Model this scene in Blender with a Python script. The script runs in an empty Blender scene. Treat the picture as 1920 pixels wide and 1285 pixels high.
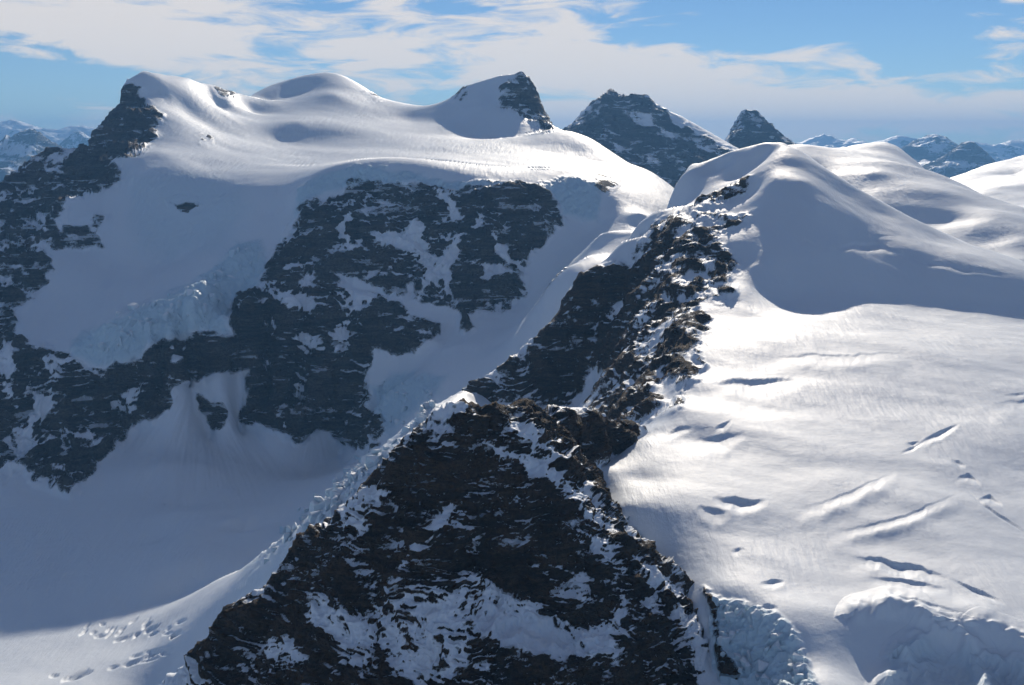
import bpy, math, time
import numpy as np
from mathutils import Vector
T0 = time.time()
R = math.radians
sc = bpy.context.scene

# ------------------------------------------------------------------ camera
CAM_Z = 3000.0
FPX = 2318.0                      # focal length in photo pixels (photo 1920 x 1285)
PITCH = R(9.3)
TP = math.tan(PITCH)
cam_d = bpy.data.cameras.new('camera'); cam = bpy.data.objects.new('camera', cam_d)
sc.collection.objects.link(cam); sc.camera = cam
cam_d.sensor_width = 36.0; cam_d.lens = 36.0 * FPX / 1920.0
cam_d.clip_start = 5.0; cam_d.clip_end = 400000.0
cam.location = (0, 0, CAM_Z); cam.rotation_euler = (R(90) - PITCH, 0, 0)

# ------------------------------------------------------------------ light
SUN_EL, SUN_AZ = R(22.0), R(9.0)          # azimuth to the right of the viewing direction (+y)
SDIR = Vector((math.cos(SUN_EL) * math.sin(SUN_AZ), math.cos(SUN_EL) * math.cos(SUN_AZ), math.sin(SUN_EL)))
sd = bpy.data.lights.new('sun', 'SUN'); sd.energy = 5.0; sd.angle = R(0.5); sd.color = (1.0, 0.89, 0.74)
so = bpy.data.objects.new('sun', sd); sc.collection.objects.link(so)
so.rotation_euler = SDIR.to_track_quat('Z', 'Y').to_euler()
sc.view_settings.view_transform = 'Standard'; sc.view_settings.look = 'None'
sc.view_settings.gamma = 1.0; sc.view_settings.use_curve_mapping = False
sc.view_settings.exposure = -0.15

def nd(nt, t, **kw):
    n = nt.nodes.new(t)
    for k, v in kw.items():
        setattr(n, k, v)
    return n
def mth(nt, op, a, b=None, c=None, clamp=False):
    n = nt.nodes.new('ShaderNodeMath'); n.operation = op; n.use_clamp = clamp
    for i, v in enumerate((a, b, c)):
        if v is None: continue
        if isinstance(v, (int, float)): n.inputs[i].default_value = v
        else: nt.links.new(v, n.inputs[i])
    return n.outputs[0]
def mapr(nt, v, a, b, c=0.0, d=1.0, smooth=True):
    n = nt.nodes.new('ShaderNodeMapRange'); n.interpolation_type = 'SMOOTHSTEP' if smooth else 'LINEAR'
    nt.links.new(v, n.inputs[0])
    for i, x in zip((1, 2, 3, 4), (a, b, c, d)): n.inputs[i].default_value = x
    return n.outputs[0]
def mixc(nt, f, a, b):
    n = nt.nodes.new('ShaderNodeMix'); n.data_type = 'RGBA'
    for s, v in ((n.inputs[0], f), (n.inputs[6], a), (n.inputs[7], b)):
        if isinstance(v, (int, float)): s.default_value = v
        elif isinstance(v, tuple): s.default_value = v + (1.0,) if len(v) == 3 else v
        else: nt.links.new(v, s)
    return n.outputs[2]
def noise(nt, vec, scale, detail=4.0, rough=0.5, dist=0.0, ntype='FBM'):
    n = nt.nodes.new('ShaderNodeTexNoise'); n.noise_type = ntype
    nt.links.new(vec, n.inputs['Vector']); n.inputs['Scale'].default_value = scale
    n.inputs['Detail'].default_value = detail; n.inputs['Roughness'].default_value = rough
    n.inputs['Distortion'].default_value = dist
    return n.outputs[0]

world = bpy.data.worlds.new('World'); sc.world = world; world.use_nodes = True
nt = world.node_tree; nt.nodes.clear()
out = nd(nt, 'ShaderNodeOutputWorld'); bg = nd(nt, 'ShaderNodeBackground')
sky = nd(nt, 'ShaderNodeTexSky', sky_type='NISHITA'); sky.sun_disc = False
sky.sun_elevation = SUN_EL; sky.sun_rotation = SUN_AZ; sky.altitude = 3000.0
sky.air_density = 1.0; sky.dust_density = 0.0; sky.ozone_density = 3.0
SKY_S = 0.072
tc = nd(nt, 'ShaderNodeTexCoord')
sep = nd(nt, 'ShaderNodeSeparateXYZ'); nt.links.new(tc.outputs['Generated'], sep.inputs[0])
# thin cloud sheets: streaky cover plus the larger banks (bearing, height, half widths, weight)
az_ = mth(nt, 'ARCTAN2', sep.outputs[0], sep.outputs[1]); el_ = mth(nt, 'ARCSINE', sep.outputs[2])
mp = nd(nt, 'ShaderNodeMapping'); nt.links.new(tc.outputs['Generated'], mp.inputs[0])
mp.inputs['Rotation'].default_value = (0, R(-4), 0); mp.inputs['Scale'].default_value = (1.0, 1.0, 4.2); mp.inputs['Location'].default_value = (0.37, 0.2, 0.1)
n1 = noise(nt, mp.outputs[0], 4.6, 9.0, 0.55, 0.5)
n2 = noise(nt, mp.outputs[0], 15.0, 8.0, 0.60, 0.7)
cov = mth(nt, 'ADD', n1, mth(nt, 'MULTIPLY', mth(nt, 'SUBTRACT', n2, 0.5), 1.0))
for cu, cv, ru, rv, w in [(450, 62, 420, 62, .26), (850, 112, 330, 55, .28), (1010, 22, 200, 42, .28), (120, 45, 240, 55, .24), (300, 118, 200, 30, .16), (1060, 135, 190, 48, .26), (1360, 140, 320, 50, .21), (1620, 200, 330, 34, .19),
        (1890, 105, 100, 75, .2), (1295, 31, 45, 9, .22), (1480, 30, 330, 42, -.24), (50, 185, 150, 60, -.2), (610, 22, 70, 12, -.16), (1190, 72, 70, 26, -.16), (1150, 230, 600, 45, .22), (1600, 228, 420, 36, .2), (350, 240, 400, 30, .10), (170, 195, 90, 26, .12), (1720, 100, 120, 40, -.12), (330, 118, 26, 12, -.1)]:
    a0 = math.atan((cu - 960) / FPX); e0 = math.atan((263 - cv) / FPX * 0.98)
    qa = mth(nt, 'POWER', mth(nt, 'ABSOLUTE', mth(nt, 'DIVIDE', mth(nt, 'SUBTRACT', az_, a0), ru / FPX)), 2.0)
    qe = mth(nt, 'POWER', mth(nt, 'ABSOLUTE', mth(nt, 'DIVIDE', mth(nt, 'SUBTRACT', el_, e0), rv / FPX)), 2.0)
    gs = mth(nt, 'MULTIPLY', mth(nt, 'POWER', 2.718, mth(nt, 'MULTIPLY', mth(nt, 'ADD', qa, qe), -1.0)), w)
    cov = mth(nt, 'ADD', cov, gs)
cmask = mapr(nt, cov, 0.52, 0.76)
skyc = nd(nt, 'ShaderNodeVectorMath', operation='MULTIPLY'); nt.links.new(sky.outputs[0], skyc.inputs[0]); skyc.inputs[1].default_value = (SKY_S * 0.86, SKY_S, SKY_S * 1.13)
col = mixc(nt, mth(nt, 'MULTIPLY', cmask, 0.88), skyc.outputs[0], (0.97, 0.90, 0.84))
nt.links.new(col, bg.inputs[0]); bg.inputs[1].default_value = 1.0
nt.links.new(bg.outputs[0], out.inputs[0])

HAZE_D = 1.0 / 43000.0
cy = sc.cycles
cy.use_denoising = True; cy.use_adaptive_sampling = True; cy.adaptive_threshold = 0.04; cy.adaptive_min_samples = 24
cy.max_bounces = 5; cy.diffuse_bounces = 1; cy.glossy_bounces = 2; cy.volume_bounces = 0
cy.transmission_bounces = 2
cy.sample_clamp_indirect = 6.0

# ------------------------------------------------------------------ projection helpers
def ray(u, v):
    a = (u - 960.0) / FPX; b = (642.5 - v) / FPX
    c, s = math.cos(PITCH), math.sin(PITCH)
    yy = c + b * s
    return a / yy, (b * c - s) / yy
def P(u, v, Y):
    ax, az = ray(u, v)
    return (ax * Y, Y, az * Y)
def proj(x, y, z):
    c, s = math.cos(PITCH), math.sin(PITCH)
    f = y * c - z * s; up = y * s + z * c
    f = np.maximum(f, 1.0)
    return 960.0 + FPX * x / f, 642.5 - FPX * up / f
def L(pts, step=25.0):
    """a crest line through (u, v, Y) points, densified in space"""
    q = [np.array(P(*p)) for p in pts]; o = [q[0]]
    for a, b in zip(q[:-1], q[1:]):
        n = max(1, min(6, int(np.linalg.norm(b - a) / step)))
        for i in range(1, n + 1): o.append(a + (b - a) * i / n)
    return [tuple(p) for p in o]
def back(line, *offs):
    """ground falling away behind a crest: (dy, dz) offsets"""
    o = []
    for p in line:
        for dy, dz in offs:
            k = (p[1] + dy) / p[1]
            o.append((p[0] * k, p[1] + dy, p[2] + dz))
    return o

# ------------------------------------------------------------------ noise (numpy gradient noise)
_rng = np.random.RandomState(7)
_perm = _rng.permutation(256).astype(np.int32); _perm = np.concatenate([_perm, _perm, _perm])
_g = _rng.normal(size=(256, 3)); _g /= np.linalg.norm(_g, axis=1, keepdims=True); _g = _g.astype(np.float32)
def gnoise(p):
    sh = p.shape[:-1]; p = p.reshape(-1, 3).astype(np.float32)
    i = np.floor(p).astype(np.int32); f = (p - i).astype(np.float32); i &= 255
    w = f * f * f * (f * (f * 6 - 15) + 10)
    r = np.zeros(len(p), np.float32)
    for dx in (0, 1):
        wx = w[:, 0] if dx else 1 - w[:, 0]
        hx = _perm[(i[:, 0] + dx) & 255]
        for dy in (0, 1):
            wxy = wx * (w[:, 1] if dy else 1 - w[:, 1])
            hy = _perm[hx + ((i[:, 1] + dy) & 255)]
            for dz in (0, 1):
                g = _g[_perm[hy + ((i[:, 2] + dz) & 255)]]
                d = g[:, 0] * (f[:, 0] - dx) + g[:, 1] * (f[:, 1] - dy) + g[:, 2] * (f[:, 2] - dz)
                r += wxy * (w[:, 2] if dz else 1 - w[:, 2]) * d
    return (r * 1.5).reshape(sh)
def fbm(p, octv=4, gain=0.5, off=0.0):
    s = 0; a = 1.0; q = p + off
    for _ in range(octv):
        s = s + a * gnoise(q); a *= gain; q = q * 2.03 + 17.3
    return s
def ridged(p, octv=4, gain=0.5, off=0.0):
    s = 0; a = 1.0; q = p + off; t = 0
    for _ in range(octv):
        s = s + a * (1 - 2 * np.abs(gnoise(q))); t += a; a *= gain; q = q * 2.07 + 11.9
    return s / t
def sdist(poly, u, v):
    """signed distance in pixels, > 0 inside the outline"""
    poly = np.asarray(poly, np.float32); n = len(poly)
    lo = poly.min(0) - 60; hi = poly.max(0) + 60
    box = (u > lo[0]) & (u < hi[0]) & (v > lo[1]) & (v < hi[1])
    if box.ndim == 2 or not box.all():
        o = np.full(u.shape, -60.0, np.float32)
        if box.any():
            o[box] = _sd(poly, u[box].astype(np.float32), v[box].astype(np.float32))
        return o
    return _sd(poly, u, v)
def _sd(poly, u, v):
    n = len(poly)
    d = np.full(u.shape, 1e9, np.float32); ins = np.zeros(u.shape, bool)
    for k in range(n):
        x0, y0 = poly[k]; x1, y1 = poly[(k + 1) % n]
        ex, ey = x1 - x0, y1 - y0; wx = u - x0; wy = v - y0
        t = np.clip((wx * ex + wy * ey) / (ex * ex + ey * ey + 1e-9), 0, 1)
        d = np.minimum(d, (wx - t * ex) ** 2 + (wy - t * ey) ** 2)
        if y0 != y1:
            c = ((y0 > v) != (y1 > v)) & (u < (x1 - x0) * (v - y0) / (y1 - y0) + x0)
            ins ^= c
    d = np.sqrt(d)
    return np.where(ins, d, -d)
def ldist(line, u, v):
    line = np.asarray(line, np.float32); d = np.full(u.shape, 1e9, np.float32)
    for k in range(len(line) - 1):
        x0, y0 = line[k]; x1, y1 = line[k + 1]
        ex, ey = x1 - x0, y1 - y0; wx = u - x0; wy = v - y0
        t = np.clip((wx * ex + wy * ey) / (ex * ex + ey * ey + 1e-9), 0, 1)
        d = np.minimum(d, (wx - t * ex) ** 2 + (wy - t * ey) ** 2)
    return np.sqrt(d)
def sstep(x, a, b):
    t = np.clip((x - a) / (b - a), 0, 1); return t * t * (3 - 2 * t)

# ------------------------------------------------------------------ surfaces
class RBF:
    def __init__(self, pts, soft=0.02, smooth=0.0):
        self.e2 = soft * soft
        p = np.array(pts, np.float64)
        key = np.round(p[:, :2] / 4.0).astype(int); _, ix = np.unique(key, axis=0, return_index=True); p = p[np.sort(ix)]
        self.c = p[:, :2] / 1000.0; n = len(p)
        d = np.linalg.norm(self.c[:, None] - self.c[None], axis=2)
        A = np.zeros((n + 3, n + 3)); A[:n, :n] = np.sqrt(d * d + self.e2)
        A[:n, n] = 1; A[:n, n + 1:] = self.c; A[n:, :n] = A[:n, n:].T
        b = np.zeros(n + 3); b[:n] = p[:, 2]
        self.w = np.linalg.solve(A, b)
    def __call__(self, x, y):
        sh = x.shape; x = x.ravel() / 1000.0; y = y.ravel() / 1000.0; o = np.empty(len(x), np.float32)
        w = self.w; n = len(self.c)
        cx = self.c[:, 0]; cyy = self.c[:, 1]; ww = w[:n]
        for k in range(0, len(x), 40000):
            a = x[k:k + 40000][:, None]; b = y[k:k + 40000][:, None]
            o[k:k + 40000] = np.sqrt((a - cx) ** 2 + (b - cyy) ** 2 + self.e2) @ ww
        return (o + w[n] + w[n + 1] * x + w[n + 2] * y).reshape(sh)

def normals(p):
    dx = np.gradient(p, axis=1); dy = np.gradient(p, axis=0)
    n = np.cross(dx, dy); n /= np.linalg.norm(n, axis=2, keepdims=True) + 1e-9
    n *= np.where(n[..., 2:3] < 0, -1, 1) if False else 1
    return n

def grid_surface(pts, u0, u1, Y0, Y1, du=2.0, rows=500, nY=500, soft=0.02, hidden=0.15, blur=0, bmask=None, pre=None, maxpx=None):
    """polar sheet: columns of constant bearing, rows spread evenly over what can be seen of the slope"""
    f = RBF(pts, soft=soft)
    nc = int((u1 - u0) / du) + 1
    a = (np.linspace(u0, u1, nc) - 960.0) / FPX / math.cos(PITCH)
    ncc = nc; ac = np.linspace(a[0], a[-1], ncc)
    Yd = np.exp(np.linspace(math.log(Y0), math.log(Y1), nY))
    X = ac[None, :] * Yd[:, None]; YY = np.repeat(Yd[:, None], ncc, 1)
    Z = f(X, YY)
    if pre is not None: Z = pre(X, YY, Z)
    bw = np.ones_like(Z) if bmask is None else bmask(X, YY)
    Zo = Z
    for _ in range(blur):
        Zp = np.pad(Z, 1, mode='edge')
        Z = (Zp[1:-1, 1:-1] * 4 + Zp[:-2, 1:-1] * 2 + Zp[2:, 1:-1] * 2 + Zp[1:-1, :-2] * 2 + Zp[1:-1, 2:] * 2 + Zp[:-2, :-2] + Zp[2:, 2:] + Zp[:-2, 2:] + Zp[2:, :-2]) / 16
    if blur: Z = Zo * (1 - bw) + Z * bw
    uu, vv = proj(X, YY, Z)
    dv = np.abs(np.diff(vv, axis=0)); run = np.minimum.accumulate(vv, axis=0)
    vis = vv[1:] <= run[:-1] + 0.5
    w = dv * np.where(vis, 1.0, hidden) + 0.04
    if maxpx is not None: w = np.minimum(w, maxpx)
    wp = np.pad(w, ((0, 0), (13, 13)), mode='edge'); cs = np.cumsum(np.concatenate([np.zeros((len(w), 1)), wp], 1), axis=1)
    w = (cs[:, 27:] - cs[:, :-27])[:, :ncc] / 27
    cum = np.vstack([np.zeros(ncc), np.cumsum(w, axis=0)]); cum /= cum[-1:]
    t = np.linspace(0, 1, rows)
    Yc = np.empty((rows, ncc)); Zc = np.empty((rows, ncc))
    for j in range(ncc):
        Yc[:, j] = np.interp(t, cum[:, j], Yd)
        Zc[:, j] = np.interp(Yc[:, j], Yd, Z[:, j])
    jf = np.linspace(0, ncc - 1, nc); j0 = np.minimum(jf.astype(int), ncc - 2); fr = jf - j0
    Yf = Yc[:, j0] * (1 - fr) + Yc[:, j0 + 1] * fr
    # height by bilinear look-up on the dense grid
    ky = np.log(Yf / Y0) / math.log(Y1 / Y0) * (nY - 1); k0 = np.clip(ky.astype(int), 0, nY - 2); kf = ky - k0
    J0 = np.repeat(j0[None], rows, 0); FR = np.repeat(fr[None], rows, 0)
    Zf = (Z[k0, J0] * (1 - kf) + Z[k0 + 1, J0] * kf) * (1 - FR) + (Z[k0, J0 + 1] * (1 - kf) + Z[k0 + 1, J0 + 1] * kf) * FR
    return np.stack([a[None] * Yf, Yf, Zf], -1)

MATS = {}
def build(name, p, attrs, regions, mat):
    """p: rows x cols x 3 (camera-relative heights). regions: list of dicts name/label/category/mask/parent; the first is the rest."""
    r, c = p.shape[:2]
    n = normals(p).reshape(-1, 3)
    co = p.reshape(-1, 3).copy(); co[:, 2] += CAM_Z
    idx = np.arange(r * c).reshape(r, c)
    q = np.stack([idx[:-1, :-1], idx[:-1, 1:], idx[1:, 1:], idx[1:, :-1]], -1).reshape(-1, 4)
    reg = np.zeros((r, c), np.int32)
    for k, g in enumerate(regions):
        if k and g.get('mask') is not None: reg[g['mask']] = k
    rf = reg[:-1, :-1].reshape(-1)
    objs = []
    for k, g in enumerate(regions):
        f = q[rf == k]
        if len(f) == 0: print('EMPTY', g['name']); objs.append(None); continue
        used, inv = np.unique(f, return_inverse=True); f2 = inv.reshape(-1, 4)
        me = bpy.data.meshes.new(g['name'])
        me.vertices.add(len(used)); me.vertices.foreach_set('co', co[used].astype(np.float32).ravel())
        me.loops.add(len(f2) * 4); me.loops.foreach_set('vertex_index', f2.ravel().astype(np.int32))
        me.polygons.add(len(f2)); me.polygons.foreach_set('loop_start', (np.arange(len(f2)) * 4).astype(np.int32))
        me.polygons.foreach_set('use_smooth', np.ones(len(f2), bool))
        me.update(calc_edges=True)
        for an, av in attrs.items():
            at = me.attributes.new(an, 'FLOAT', 'POINT'); at.data.foreach_set('value', av.reshape(-1)[used].astype(np.float32))
        if len(regions) > 1: me.normals_split_custom_set_from_vertices(np.ascontiguousarray(n[used], dtype=np.float32))
        me.materials.append(mat)
        o = bpy.data.objects.new(g['name'], me); sc.collection.objects.link(o)
        par = g.get('parent')
        if par is not None: o.parent = objs[par]
        else:
            o['kind'] = 'structure'; o['label'] = g['label']; o['category'] = g['category']
        if par is not None and g.get('label'): o['label'] = g['label']
        objs.append(o)
    print('%-22s %7d verts  %.1fs' % (name, r * c, time.time() - T0))
    return objs

# ------------------------------------------------------------------ materials
def mountain_material(name, rock_a, rock_b, fine=1.0, rock_noise=0.7, beds=(0.12, 0.10, 1.0), per=9.0, ledges=0.36):
    m = bpy.data.materials.new(name); m.use_nodes = True; nt = m.node_tree
    bs = nt.nodes['Principled BSDF']
    geo = nd(nt, 'ShaderNodeNewGeometry'); pos = geo.outputs['Position']
    at = nd(nt, 'ShaderNodeAttribute', attribute_name='rock'); ai = nd(nt, 'ShaderNodeAttribute', attribute_name='ice')
    sc1 = nd(nt, 'ShaderNodeMapping'); nt.links.new(pos, sc1.inputs[0]); sc1.inputs['Scale'].default_value = (fine, fine, fine * 1.6)
    nA = noise(nt, sc1.outputs[0], 0.2, 5.0, 0.62)
    rk = mth(nt, 'ADD', at.outputs['Fac'], mth(nt, 'MULTIPLY', mth(nt, 'SUBTRACT', nA, 0.5), rock_noise))
    nE = noise(nt, sc1.outputs[0], 0.75, 4.0, 0.7)
    rk = mth(nt, 'ADD', rk, mth(nt, 'MULTIPLY', mth(nt, 'SUBTRACT', nE, 0.5), rock_noise * 1.3))
    sc4 = nd(nt, 'ShaderNodeMapping'); nt.links.new(pos, sc4.inputs[0]); sc4.inputs['Rotation'].default_value = (math.atan(beds[1]), -math.atan(beds[0]), 0); sc4.inputs['Scale'].default_value = (0.10 / per, 0.10 / per, 1.0 / per)
    fr = noise(nt, sc4.outputs[0], 1.0, 6.0, 0.62, 0.4); led = mapr(nt, fr, 0.54, 0.62)      # beds of uneven thickness
    lm = mapr(nt, noise(nt, sc1.outputs[0], 0.022, 5.0, 0.68), 0.42, 0.60)
    rk = mth(nt, 'SUBTRACT', rk, mth(nt, 'MULTIPLY', mth(nt, 'MULTIPLY', led, lm), ledges))
    rmask = mapr(nt, rk, 0.44, 0.56)
    nB = noise(nt, sc1.outputs[0], 0.02, 5.0, 0.6); nC = noise(nt, sc1.outputs[0], 0.22, 5.0, 0.7)
    rc = mixc(nt, mapr(nt, nB, 0.36, 0.62), tuple(x * 0.6 for x in rock_a), tuple(x * 1.7 for x in rock_b))
    sc3 = nd(nt, 'ShaderNodeMapping'); nt.links.new(pos, sc3.inputs[0]); sc3.inputs['Rotation'].default_value = (R(6), R(14), 0); sc3.inputs['Scale'].default_value = (fine * 0.3, fine * 0.3, fine * 2.2)
    nD = noise(nt, sc3.outputs[0], 0.12, 5.0, 0.65)
    rc = mixc(nt, mapr(nt, nD, 0.4, 0.62, 0.0, 0.65), rc, tuple(x * 2.1 for x in rock_b))
    rc = mixc(nt, mapr(nt, fr, 0.40, 0.52, 0.6, 0.0), rc, tuple(x * 0.4 for x in rock_a))
    rc = mixc(nt, mapr(nt, nC, 0.35, 0.7, 0.0, 0.85), rc, tuple(x * 0.35 for x in rock_a))
    snow = mixc(nt, ai.outputs['Fac'], (0.78, 0.85, 0.93), (0.56, 0.72, 0.83))
    nt.links.new(mixc(nt, rmask, snow, rc), bs.inputs['Base Color'])
    nt.links.new(mapr(nt, rmask, 0, 1, 0.6, 0.9), bs.inputs['Roughness'])
    bs.inputs['Specular IOR Level'].default_value = 0.2
    # relief too fine for the mesh
    rsm = mapr(nt, at.outputs['Fac'], 0.35, 0.65)
    hr = mth(nt, 'MULTIPLY', mth(nt, 'ADD', mth(nt, 'MULTIPLY', nC, 13.0 / fine), mth(nt, 'MULTIPLY', nD, 6.0 / fine)), rsm)
    sc2 = nd(nt, 'ShaderNodeMapping'); nt.links.new(pos, sc2.inputs[0]); sc2.inputs['Rotation'].default_value = (0, 0, R(25)); sc2.inputs['Scale'].default_value = (1.0, 0.16, 0.6)
    nS = noise(nt, sc2.outputs[0], 0.10 * fine, 3.0, 0.55)
    nS2 = noise(nt, pos, 0.035 * fine, 4.0, 0.6)
    hs = mth(nt, 'MULTIPLY', mth(nt, 'ADD', mth(nt, 'MULTIPLY', nS, mapr(nt, noise(nt, pos, 0.006 * fine, 3.0, 0.5), 0.35, 0.7, 0.3 / fine, 1.5 / fine)), mth(nt, 'MULTIPLY', nS2, 1.1 / fine)), mth(nt, 'SUBTRACT', 1.0, rsm))
    bp = nd(nt, 'ShaderNodeBump'); bp.inputs['Strength'].default_value = 1.0; bp.inputs['Distance'].default_value = 1.0
    nt.links.new(mth(nt, 'ADD', hr, hs), bp.inputs['Height']); nt.links.new(bp.outputs[0], bs.inputs['Normal'])
    return m
M_FORE = mountain_material('dark_rock_and_snow_near', (0.050, 0.032, 0.017), (0.085, 0.055, 0.031), 1.0, beds=(0.16, 0.10, 1.0), per=8.0, ledges=0.5)
M_MID = mountain_material('dark_rock_and_snow_mid', (0.055, 0.050, 0.046), (0.10, 0.080, 0.062), 0.5, beds=(0.28, 0.15, 1.0), per=20.0, ledges=0.7)
M_FAR = mountain_material('dark_rock_and_snow_far', (0.06, 0.055, 0.055), (0.10, 0.09, 0.085), 0.3, beds=(0.38, 0.1, 1.0), per=60.0, ledges=0.8)

def finish(name, p, rockfield, ice, regions, mat, rock_amp=20.0, rock_scale=90.0, snow_amp=4.0, snow_scale=220.0,
           strata=None, ledge=0.12, ice_amp=0.0, ice_scale=30.0, feat=None, seed=0.0, mott=0.5, steep0=0.55, relief=None, bias=None, rfield=None, frac=0.75):
    """displace the smooth sheet along its normal and paint rock / snow / ice"""
    n = normals(p)
    rk = sstep(rockfield if rfield is None else rfield, -14, 10)                     # smooth rock share for the relief
    mk = rk > 0.01; pm = p[mk].astype(np.float32)
    sn = (1 - rk)
    d = sn * snow_amp * fbm(p / snow_scale * np.array([0.45, 1.0, 0.4]) + 0.35 * (p[..., :1] / snow_scale), 3, 0.45, seed + 5)
    big = ridged(pm / rock_scale * np.array([1, 1, 0.55]), 3, 0.5, seed)            # ribs and gullies running down the fall line
    med = ridged(pm / (rock_scale * 0.30) * np.array([1, 1, 1.3]), 4, 0.58, seed + 7)
    rib = ridged(pm / (rock_scale * 0.42) * np.array([1, 0.4, 0.26]) + 0.25 * fbm(pm / (rock_scale * 0.5), 2, 0.5, seed + 33)[:, None], 4, 0.52, seed + 35)   # sharp ribs and couloirs down the face
    ribf = np.zeros(p.shape[:2], np.float32); ribf[mk] = rib
    dm = rock_amp * (0.85 * big + 0.28 * med + 0.6 * rib - 0.55); bigf = np.zeros(p.shape[:2], np.float32); bigf[mk] = big; ledf = np.zeros(p.shape[:2], np.float32)
    if strata is not None:
        (sx, sy, sz), per, amp = strata
        wv = fbm(pm / (per * 5.0), 3, 0.55, seed + 9); sel = sstep(fbm(pm / (per * 3.5), 3, 0.6, seed + 2), -0.15, 0.45)
        t = (pm @ np.array([sx, sy, sz], np.float32)) / per + 1.3 * wv
        for kf, ka in ((1.0, 1.0), (2.37, 0.4)):
            fr = t * kf - np.floor(t * kf); saw = np.where(fr < 0.7, fr / 0.7, (1 - fr) / 0.3)
            dm = dm + ka * amp * (saw - 0.5) * sel
            ledf[mk] += ka * np.where(fr > 0.62, 1.0, -0.25) * (0.4 + sel)
    d[mk] += rk[mk] * dm
    if ice is not None and ice_amp:
        im = ice > 0.01; ci = p[im] / ice_scale
        w_ = fbm(ci * 0.7, 2, 0.5, 1.0)[:, None] * 0.8
        d[im] += (relief if relief is not None else ice)[im] * ice_amp * (ridged(ci + w_, 4, 0.55, seed + 3) + 0.5 * np.abs(gnoise(ci * 2.3)))
    q = p + n * d[..., None]
    if feat is not None: q = feat(q)
    up = normals(q)[..., 2]
    # snow cover on rock: ledges keep snow, steep faces shed it
    mk = rockfield > -45; qm = q[mk].astype(np.float32)
    mo = fbm(qm / (rock_scale * 0.5), 5, 0.62, seed + 21)
    st = np.array(strata[0] if strata is not None else (0.2, 0.1, 1.0), np.float32); st /= np.linalg.norm(st)
    al = qm @ st
    led = qm / (rock_scale * 0.55) + st * (al / (rock_scale * 0.55) * 2.4)[:, None]
    led = fbm(led, 4, 0.6, seed + 51)                                   # along the beds
    gul = fbm(qm / (rock_scale * 0.40) * np.array([1, 0.45, 0.28], np.float32), 3, 0.55, seed + 27)   # down the fall line
    rock = np.zeros(p.shape[:2], np.float32)
    det = 0.5 + (steep0 - up[mk]) * 1.5 + mott * (0.62 * mo + 0.35 * led + 0.25 * gul + 1.0 * (ribf[mk] - 0.45) + 0.5 * (bigf[mk] - 0.4)) - ledge * ledf[mk]
    ins = rockfield[mk] > 8
    if ins.any(): det = det + 0.5 - np.quantile(det[ins], 1 - frac)          # share of bare rock
    if bias is not None: det = det - bias[mk]
    rock[mk] = np.clip(np.minimum(rockfield[mk] / 18.0 + 0.5 + 0.5 * mo, det), 0, 1)
    attrs = {'rock': rock, 'ice': ice if ice is not None else np.zeros(p.shape[:2], np.float32)}
    return build(name, q, attrs, regions(q) if callable(regions) else regions, mat)

# warp of outlines so that borders are ragged, in pixels
def warp(p, u, v, amp, scale):
    return u + amp * fbm(p / scale, 4, 0.6, 31.0), v + amp * fbm(p / scale, 4, 0.6, 77.0)

# =====================================================================================================
# 1. foreground rock peak
# =====================================================================================================
def S(u, v, dz=0.0):
    """point of the gently rising snowfield plane under a pixel"""
    ax, az = ray(u, v); Y = (-689.7 + dz) / (az - 0.138)
    return (ax * Y, Y, az * Y)
pk = []
pk += L([(870, 760, 1500), (960, 765, 1560), (1050, 777, 1640), (1120, 793, 1735), (1165, 799, 1840)])
lr = L([(870, 760, 1500), (830, 772, 1497), (790, 800, 1490), (740, 850, 1480), (705, 900, 1470), (650, 955, 1460), (560, 1030, 1445), (480, 1112, 1430), (400, 1190, 1415), (368, 1240, 1405), (315, 1285, 1395), (240, 1400, 1370)])
pk += lr + back(lr, (120, -150), (350, -420))
pk += L([(870, 760, 1500), (905, 832, 1462), (960, 872, 1448), (1040, 930, 1430), (1100, 1000, 1402), (1180, 1070, 1365), (1255, 1150, 1318), (1300, 1230, 1280), (1310, 1320, 1240)])
# snow edge on the right
pk += [P(*q) for q in [(1085, 850, 1640), (1115, 905, 1640), (1150, 965, 1590), (1220, 1035, 1490), (1290, 1095, 1415), (1330, 1170, 1330), (1340, 1285, 1240)]]
pk += back([P(*q) for q in [(1150, 965, 1590), (1220, 1035, 1490), (1290, 1095, 1415), (1340, 1200, 1310)]], (150, -110)) + [S(1120, 850, -4), S(1170, 822, -8), S(1210, 806, -14), S(1130, 880, -10), S(1200, 850, -16)]
# front face with its gully and lower snow apron
pk += [P(*q) for q in [(870, 850, 1440), (780, 930, 1415), (840, 960, 1385), (800, 1010, 1350), (720, 1060, 1365), (900, 1000, 1385), (980, 1000, 1385),
    (640, 1150, 1335), (760, 1100, 1325), (900, 1070, 1350), (1000, 1080, 1345), (1100, 1110, 1330), (960, 1150, 1315), (1050, 1190, 1290), (1180, 1180, 1285),
    (850, 1130, 1300), (560, 1130, 1375), (480, 1220, 1365), (600, 1230, 1300), (720, 1200, 1280), (860, 1230, 1240), (1000, 1260, 1225), (1150, 1270, 1225),
    (450, 1285, 1345), (700, 1320, 1220), (900, 1340, 1180), (1150, 1350, 1180), (500, 1450, 1230), (800, 1500, 1080), (1150, 1500, 1080), (300, 1500, 1280)]]
pk += [(300, 2050, -600), (120, 2000, -600), (320, 1720, -600), (350, 1450, -640)]
p = grid_surface(pk, 150, 1420, 1030, 1990, du=2.0, rows=515, nY=560, hidden=0.06, soft=0.008)
u, v = proj(p[..., 0], p[..., 1], p[..., 2]); uw, vw = warp(p, u, v, 10, 40)
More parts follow.
